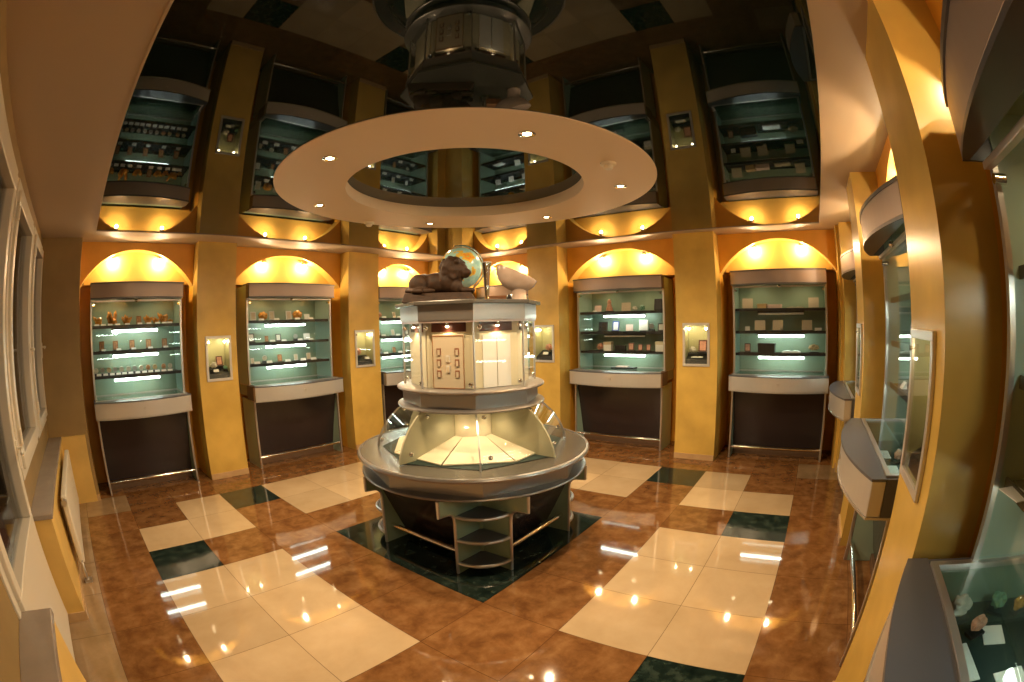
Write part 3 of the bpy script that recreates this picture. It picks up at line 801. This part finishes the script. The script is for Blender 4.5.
def stone(mat, seed, sc=(1, .8, .8)):
    r = empty('mineral_specimen')
    b = B(); b.ball((0, 0, .048), .036, 3, sc, None, .4, seed, 2.2); b.build('stone', mat, r)
    b = B(); b.box(-.042, .042, -.028, .028, 0, .012); b.build('stand', 'black', r, bevel=.002)
    return r
def frame(fm, pmat, w, h):
    r = empty('framed_card')
    t = .009
    tilt = Matrix.Rotation(R(-10), 4, 'X')
    b = B(); b.box(-w / 2, w / 2, -.007, .004, 0, t); b.box(-w / 2, w / 2, -.007, .004, h - t, h); b.box(-w / 2, -w / 2 + t, -.007, .004, t, h - t); b.box(w / 2 - t, w / 2, -.007, .004, t, h - t)
    b.bm.transform(Matrix.Translation((0, 0, .010)) @ tilt); b.build('frame', fm, r)
    b = B(); b.box(-w / 2 + t, w / 2 - t, -.003, .003, t, h - t); b.bm.transform(Matrix.Translation((0, 0, .010)) @ tilt); b.build('card', pmat, r)
    b = B(); b.box(-w / 2 - .006, w / 2 + .006, -.03, .045, 0, .011); b.build('foot', 'black', r, bevel=.002)
    return r
def card(pmat, w, h):
    r = empty('text_card')
    tilt = Matrix.Rotation(R(-12), 4, 'X')
    b = B(); b.box(-w / 2, w / 2, -.002, .002, 0, h); b.bm.transform(Matrix.Translation((0, 0, .009)) @ tilt); b.build('sheet', pmat, r)
    b = B(); b.box(-w / 2 - .01, w / 2 + .01, -.028, .05, 0, .011); b.build('stand', 'black', r, bevel=.002)
    return r
def medal(mat):
    r = empty('medal_on_stand')
    b = B(); b.hexa([(-.026, -.022, 0), (.026, -.022, 0), (.026, .022, 0), (-.026, .022, 0)], [(-.022, -.006, .022), (.022, -.006, .022), (.022, .018, .022), (-.022, .018, .022)]); b.build('stand', 'black', r)
    b = B(); b.tube([(0, .000, .046), (0, .008, .048)], .023, 18); b.build('medal', mat, r, smooth=True)
    return r
def tagcard():
    b = B()
    b.hexa([(-.026, -.014, 0), (.026, -.014, 0), (.026, .010, 0), (-.026, .010, 0)], [(-.026, .004, .024), (.026, .004, .024), (.026, .0065, .024), (-.026, .0065, .024)])
    return b.build('price_tag', 'paper')
def box_(mat, lid, w, d, h):
    r = empty('gift_box')
    b = B(); b.box(-w / 2, w / 2, -d / 2, d / 2, 0, h * .7); b.build('body', mat, r, bevel=.002)
    b = B(); b.box(-w / 2 - .002, w / 2 + .002, -d / 2 - .002, d / 2 + .002, h * .7, h); b.build('lid', lid, r, bevel=.002)
    return r
def book(mat):
    r = empty('open_book')
    # lies on its cover
    for s in (-1, 1):
        b = B(); pts = [(0, .003), (0, .015), (s * .03, .023), (s * .07, .019), (s * .095, .015), (s * .095, .003)]
        b.prism(pts, -.05, .05, lambda p, q, h: (p, h, q)); b.build('page_block', mat, r)
    b = B(); b.box(-.1, .1, -.054, .054, 0, .003); b.build('cover', 'black', r)
    return r
def tablet(mat):
    r = empty('plaque_on_easel')
    tilt = Matrix.Rotation(R(-15), 4, 'X')
    b = B(); b.box(-.05, .05, -.006, .006, 0, .115); b.bm.transform(Matrix.Translation((0, 0, .012)) @ tilt); b.build('plaque', mat, r, bevel=.004)
    b = B(); b.hexa([(-.04, -.02, 0), (.04, -.02, 0), (.04, .05, 0), (-.04, .05, 0)], [(-.035, -.015, .013), (.035, -.015, .013), (.035, .045, .013), (-.035, .045, .013)]); b.build('easel', 'black', r)
    return r
def figure(mat):
    r = empty('figurine')
    b = B(); b.lathe([(0, .014), (.030, .014), (.034, .04), (.022, .07), (.014, .085), (.020, .10), (.017, .12), (0, .132)], 20)
    for v in b.bm.verts: v.co.x *= 1 + .25 * math.sin(v.co.z * 90)
    b.build('body', mat, r, smooth=True)
    b = B(); b.box(-.04, .04, -.03, .03, 0, .014); b.build('stand', 'black', r, bevel=.002)
    return r
MAKERS = {
 'amber0': lambda: cluster('amber', 1), 'amber1': lambda: cluster('amber', 2), 'amber2': lambda: cluster('amber', 3), 'pinkc': lambda: cluster('pink_stone', 5),
 'pale_stone': lambda: stone('pale_stone', 2), 'green_stone': lambda: stone('green_stone', 3), 'tan_stone': lambda: stone('tan_stone', 4, (1.2, .8, .7)), 'pink_stone': lambda: stone('pink_stone', 6), 'amber_stone': lambda: stone('amber', 8, (1.25, .8, .95)),
 'frame_copper': lambda: frame('wood_mid', 'copper', .055, .078), 'frame_dark': lambda: frame('black', 'paper', .070, .085), 'frame_pale': lambda: frame('alu', 'paper_warm', .060, .085), 'frame_red': lambda: frame('wood_dark', 'pink_stone', .065, .085),
 'frame_blank': lambda: frame('black', 'dark_panel', .10, .095), 'frame_blue': lambda: frame('blue', 'paper', .075, .105),
 'card': lambda: card('paper', .085, .075), 'card_big': lambda: card('paper_warm', .115, .105), 'card_pink': lambda: card('paper_pink', .095, .085),
 'medal0': lambda: medal('pale_stone'), 'medal1': lambda: medal('alu'), 'medal2': lambda: medal('copper'), 'medal3': lambda: medal('tan_stone'),
 'tag': tagcard, 'box_beige': lambda: box_('amber_box', 'amber_box', .08, .06, .045), 'box_pink': lambda: box_('paper_pink', 'paper_pink', .13, .07, .04), 'box_black': lambda: box_('black', 'black', .16, .06, .085),
 'box_white': lambda: box_('paper', 'paper_warm', .085, .07, .095), 'box_yellow': lambda: box_('paper', 'cream', .085, .07, .10), 'book': lambda: book('paper'), 'book_cream': lambda: book('paper_warm'), 'tablet_black': lambda: tablet('black'), 'tablet_white': lambda: tablet('paper'),
 'figure_pink': lambda: figure('pink_stone'),
}
KINDS = {
 'amber0': ('jagged amber crystal cluster', 'mineral', 'amber crystal clusters'), 'amber1': ('spiky amber crystal cluster', 'mineral', 'amber crystal clusters'), 'amber2': ('small amber crystal cluster', 'mineral', 'amber crystal clusters'),
 'pinkc': ('pink crystal cluster', 'mineral', 'stones in the cabinets'), 'pale_stone': ('pale rough stone on black stand', 'mineral', 'stones in the cabinets'), 'green_stone': ('green rough stone on black stand', 'mineral', 'stones in the cabinets'),
 'tan_stone': ('tan rough stone on black stand', 'mineral', 'stones in the cabinets'), 'pink_stone': ('reddish rough stone on black stand', 'mineral', 'stones in the cabinets'), 'amber_stone': ('large amber stone on black stand', 'mineral', 'stones in the cabinets'),
 'frame_copper': ('small copper picture in brown frame', 'picture frame', 'framed cards'), 'frame_dark': ('white card in black frame', 'picture frame', 'framed cards'), 'frame_pale': ('cream card in silver frame', 'picture frame', 'framed cards'), 'frame_red': ('reddish picture in dark frame', 'picture frame', 'framed cards'),
 'frame_blank': ('dark empty frame', 'picture frame', 'framed cards'), 'frame_blue': ('white card in blue frame', 'picture frame', 'framed cards'),
 'card': ('white card on black stand', 'card', 'text cards'), 'card_big': ('large beige card on black stand', 'card', 'text cards'), 'card_pink': ('pinkish card on black stand', 'card', 'text cards'),
 'medal0': ('pale round medal on black stand', 'medal', 'medals on stands'), 'medal1': ('silver medal on black stand', 'medal', 'medals on stands'), 'medal2': ('copper medal on black stand', 'medal', 'medals on stands'), 'medal3': ('tan medal on black stand', 'medal', 'medals on stands'),
 'tag': ('white price tag', 'price tag', 'white price tags'), 'box_beige': ('small beige box', 'box', 'boxes'), 'box_pink': ('low pink box', 'box', 'boxes'), 'box_black': ('square black box', 'box', 'boxes'), 'box_white': ('white stacked box', 'box', 'boxes'), 'box_yellow': ('white box with yellow lid', 'box', 'boxes'),
 'book': ('open white book', 'book', 'books'), 'book_cream': ('open cream book', 'book', 'books'), 'tablet_black': ('black plaque on easel', 'plaque', 'plaques'), 'tablet_white': ('white plaque on easel', 'plaque', 'plaques'),
 'figure_pink': ('coppery pink figurine', 'figurine', 'figurines'),
}
def put(kind, loc, rz, where, scale=1.):
    if kind not in PROTO:
        PROTO[kind] = o = MAKERS[kind]()
    else:
        o = copy_tree(PROTO[kind])
    o.location = Vector(loc) + Vector((0, 0, .0006)); o.rotation_euler = (0, 0, rz); o.scale = (scale,) * 3
    d, cat, grp = KINDS[kind]
    tag(o, d + ', ' + where, cat, grp)
    return o

ORD = ['first', 'second', 'third', 'fourth', 'fifth', 'sixth', 'seventh', 'eighth', 'ninth', 'tenth', 'eleventh', 'twelfth', 'thirteenth']
def row(c, k, items, L_, R_, cabname, y=.27):
    """items: (kind, pixel column in a close look at the photo, scale[, y]) between the case edges L_ and R_"""
    z = SHELF_Z[k]; nm = ('top', 'middle', 'lowest')[k]
    seen = {}; total = {}
    for it in items: total[it[0]] = total.get(it[0], 0) + 1
    for it in sorted(items, key=lambda q: q[1]):
        kind, px, sc = it[:3]; yy = it[3] if len(it) > 3 else y
        u = (px - L_) / (R_ - L_)
        x = (u - .5) * (c.w - .06)
        n = seen.get(kind, 0); seen[kind] = n + 1
        where = ('%s from left, %s shelf, %s' % (ORD[n], nm, cabname)) if total[kind] > 1 else ('%s shelf, %s' % (nm, cabname))
        rz = c.rz + (random.uniform(-.12, .12) if kind != 'tag' else 0)
        put(kind, cpos(c, x, yy, z + (.003 if yy > .17 else 0)), rz, where, sc * (1.25 if kind != 'tag' else 1.1))

TG = .19
n1 = 'cabinet nearest the windows'
row(cab1, 0, [('amber0', 258, 1.15), ('amber1', 362, 1.35), ('amber2', 467, 1.05), ('frame_copper', 555, .9), ('amber2', 622, .95), ('amber2', 680, .75), ('amber0', 738, 1.3), ('amber2', 788, .55)]
    + [('tag', x, 1, TG) for x in (245, 293, 343, 397, 467, 557, 622, 683, 735, 772)], 215, 830, n1)
row(cab1, 1, [('frame_copper', x, .95) for x in (285, 385, 505, 625, 742)] + [('tag', x, 1, TG) for x in (297, 405, 512, 632, 742)], 222, 832, n1)
row(cab1, 2, [(k, x, .95) for k, x in zip(('medal0', 'medal1', 'medal3', 'medal1', 'medal0', 'medal0', 'medal1', 'medal0', 'medal2', 'medal3', 'medal2', 'medal0'), (245, 290, 338, 382, 430, 480, 525, 572, 622, 672, 735, 782))]
    + [('tag', x, 1, TG) for x in (262, 310, 357, 403, 445, 490, 540, 588, 632, 680, 727, 772)], 232, 840, n1)
n2 = 'second cabinet from the windows'
row(cab2, 0, [('frame_pale', 460, .95), ('amber_stone', 525, 1.05), ('frame_pale', 592, 1.0), ('frame_pale', 715, 1.0), ('amber_stone', 775, 1.15), ('card', 852, .75)] + [('tag', x, 1.2, TG) for x in (500, 607, 757, 857)], 395, 970, n2)
row(cab2, 1, [('frame_dark', 450, .95), ('frame_copper', 557, .7), ('frame_dark', 640, .8), ('medal1', 767, 1), ('card', 852, .85)] + [('tag', x, 1.1, TG) for x in (580, 662, 780, 860)], 402, 975, n2)
row(cab2, 2, [('frame_pale', 460, .6), ('medal0', 545, 1.1), ('frame_copper', 652, .85), ('frame_pale', 770, .7), ('frame_pale', 865, .75)] + [('tag', x, 1.25, TG) for x in (475, 560, 690, 802, 880)], 410, 980, n2)
n3 = 'cabinet left behind the island'
row(cab3, 0, [('pink_stone', 50, .9), ('frame_pale', 140, .8), ('amber_stone', 220, .9)] + [('tag', x, 1.2, TG) for x in (60, 150)], 0, 300, n3)
row(cab3, 1, [('frame_dark', 45, .8), ('frame_pale', 130, .8), ('frame_dark', 215, .8)] + [('tag', x, 1.2, TG) for x in (55, 140, 225)], 0, 300, n3)
row(cab3, 2, [('medal1', 55, 1), ('frame_copper', 135, .8), ('medal0', 220, 1)] + [('tag', x, 1.2, TG) for x in (65, 150, 230)], 0, 300, n3)
n6 = 'cabinet behind the island'
row(cab6, 0, [('amber_stone', 60, 1.0), ('amber_stone', 150, 1.1), ('book_cream', 240, .8)], 0, 300, n6)
row(cab6, 1, [('card', 70, .9), ('card', 150, .9), ('card', 230, .9)], 0, 300, n6)
row(cab6, 2, [('book', 80, .8), ('card', 190, .9)], 0, 300, n6)
n4 = 'cabinet just past the island'
row(cab4, 0, [('card_pink', 275, .8), ('figure_pink', 362, 1.05), ('card_big', 482, .85), ('pale_stone', 545, .7), ('green_stone', 598, .8), ('tablet_black', 712, 1.0)] + [('tag', 272, 1, TG)], 178, 765, n4)
row(cab4, 1, [('frame_blank', 310, 1.0), ('frame_blue', 405, .95), ('card_pink', 505, .8), ('tablet_white', 605, .95), ('medal1', 662, 1.2), ('frame_dark', 727, .85)], 178, 768, n4)
row(cab4, 2, [('pink_stone', 290, 1.0), ('box_white', 350, 1.0), ('box_black', 440, .7), ('frame_red', 517, .9), ('frame_red', 582, .75), ('frame_red', 640, .75), ('box_yellow', 725, 1.0)], 178, 770, n4)
n5 = 'cabinet beside the right corner'
row(cab5, 0, [('card_big', 370, .9), ('box_beige', 478, 1.1), ('box_pink', 570, 1.05), ('book_cream', 722, .85), ('card_big', 855, .9)], 295, 935, n5)
row(cab5, 1, [('card', 365, .55), ('card_big', 458, .9), ('card_big', 588, .9), ('pale_stone', 615, .45, .20), ('card_big', 803, .9), ('tag', 885, 1.5, TG)], 295, 935, n5)
row(cab5, 2, [('frame_red', 370, .9), ('box_black', 510, 1.05), ('book', 690, .95), ('tan_stone', 855, 1.1)], 300, 935, n5)
nE2 = 'edge-on cabinet of the right wall'
row(cabE2, 0, [('pale_stone', 60, 1), ('book_cream', 150, 1), ('card', 240, .9)], 0, 300, nE2)
row(cabE2, 1, [('box_black', 70, 1), ('box_black', 170, .9), ('tag', 230, 1.5, TG)], 0, 300, nE2)
row(cabE2, 2, [('tag', 60, 1.4, TG), ('pale_stone', 170, 1)], 0, 300, nE2)
nE3 = 'nearest cabinet at the right edge'
row(cabE3, 2, [('box_pink', 170, .9)], 0, 300, nE3)

def slip(x, y, z, rz, w, h, label):
    b = B(); b.box(-w / 2, w / 2, -h / 2, h / 2, 0, .002); o = b.build('paper_slip', 'paper'); o.location = (x, y, z); o.rotation_euler = (0, 0, rz)
    tag(o, label, 'paper slip', 'paper slips in the cabinets')
TZ = .831
slip(-1.615, -2.845, TZ, .12, .15, .060, 'long white paper slip in the tray of the nearest cabinet, closest to its front')
slip(-1.515, -2.965, TZ, -.1, .085, .075, 'square white paper slip in the tray of the nearest cabinet, beside the stones')
slip(-1.73, -2.985, TZ, .1, .12, .10, 'large white paper slip in the tray of the nearest cabinet, at its back')
slip(-1.46, -2.90, SHELF_Z[2] + .004, .2, .10, .07, 'white paper slip on the lowest shelf of the nearest cabinet')
put('pale_stone', (-1.43, -2.845, TZ), 2, 'in the front of the nearest tray', 1.0)
put('green_stone', (-1.405, -3.0, TZ), 1, 'in back corner of the nearest cabinet tray', .8)
put('amber_stone', (-1.42, -3.085, TZ), 2, 'by the back glass of the nearest tray', .6)
put('pink_stone', (-1.50, -2.90, TZ), 2, 'between paper slips in the nearest tray', .7)
slip(.21, -2.81, TZ, 0, .16, .06, 'white paper slip in the tray of the edge-on cabinet, in the middle')
slip(-.08, -2.815, TZ, 0, .14, .07, 'white paper slip in the tray of the edge-on cabinet, at its near end')
put('pink_stone', (.05, -2.87, TZ), 2, 'in the edge-on cabinet tray', .9)
tr = empty('open_case', cpos(cab4, .02, .18, .972), cab4.rz, 'flat black open case lying on the counter glass of the cabinet just past the island', 'case')
b = B(); b.box(-.16, .16, -.06, .06, 0, .022); b.build('base', 'black', tr, bevel=.003)
b = B(); b.box(-.10, .06, -.04, .04, .022, .034); b.build('insert', 'paper_pink', tr, bevel=.003)

# exhibits in the pillar cases
def case_items(at, rz, nm, items):
    for kind, x, y, sc in items:
        put(kind, at(x, y, .024 + .05 + (y - .02) * .075 / .146 + .016 * sc), rz, 'in the pillar case ' + nm, sc * 1.35)
case_items(caseA, 0, 'by the windows', [('pale_stone', -.045, .07, .85), ('frame_red', .045, .125, .9), ('tag', -.03, .035, .9), ('green_stone', .095, .06, .5)])
case_items(caseB, 0, 'left of the island', [('pink_stone', -.06, .09, 1.1), ('tag', .06, .04, .9)])
case_items(caseE, -PI / 2, 'just right of the island', [('pink_stone', .02, .09, 1.0), ('tag', .0, .035, 1.0)])
case_items(caseD, -PI / 2, 'between the two right-hand back cabinets', [('frame_red', .05, .11, 1.15), ('pale_stone', -.068, .1, .8), ('book', .0, .04, .5)])
case_items(caseF, PI, 'on the near right', [('pale_stone', .05, .09, .8)])

# ------------------------------------------------------------------ camera
cam = bpy.data.cameras.new('camera'); co = bpy.data.objects.new('camera', cam); COL.objects.link(co)
cam.type = 'PANO'
cam.sensor_width = 36; cam.sensor_fit = 'HORIZONTAL'
cam.panorama_type = 'FISHEYE_EQUISOLID'
cam.fisheye_lens = 474.33 / 1024 * 36
cam.fisheye_fov = R(200)
cam.clip_start = .02; cam.clip_end = 100
yaw, pitch, roll = .63783, -.03701, -.02357
fw = Vector((math.cos(pitch) * math.cos(yaw), math.cos(pitch) * math.sin(yaw), math.sin(pitch)))
rt = Vector((math.sin(yaw), -math.cos(yaw), 0)); up = rt.cross(fw)
c_, s_ = math.cos(roll), math.sin(roll)
r2 = c_ * rt + s_ * up; u2 = -s_ * rt + c_ * up
mw = Matrix(((r2.x, u2.x, -fw.x, 0), (r2.y, u2.y, -fw.y, 0), (r2.z, u2.z, -fw.z, 0), (0, 0, 0, 1)))
mw.translation = (-2.4944, -2.2900, 1.5710)
co.matrix_world = mw
scene.camera = co

# ------------------------------------------------------------------ world and view
w = bpy.data.worlds.new('night'); scene.world = w; w.use_nodes = True
w.node_tree.nodes['Background'].inputs[0].default_value = (.006, .006, .008, 1)
w.node_tree.nodes['Background'].inputs[1].default_value = 1
scene.view_settings.view_transform = 'Standard'; scene.view_settings.look = 'None'
scene.view_settings.exposure = .6; scene.view_settings.gamma = 1; scene.view_settings.use_curve_mapping = False
cy = scene.cycles
cy.use_denoising = True
cy.max_bounces = 10; cy.diffuse_bounces = 5; cy.glossy_bounces = 6; cy.transparent_max_bounces = 24; cy.transmission_bounces = 6
cy.sample_clamp_indirect = 6
cy.caustics_reflective = False; cy.caustics_refractive = False
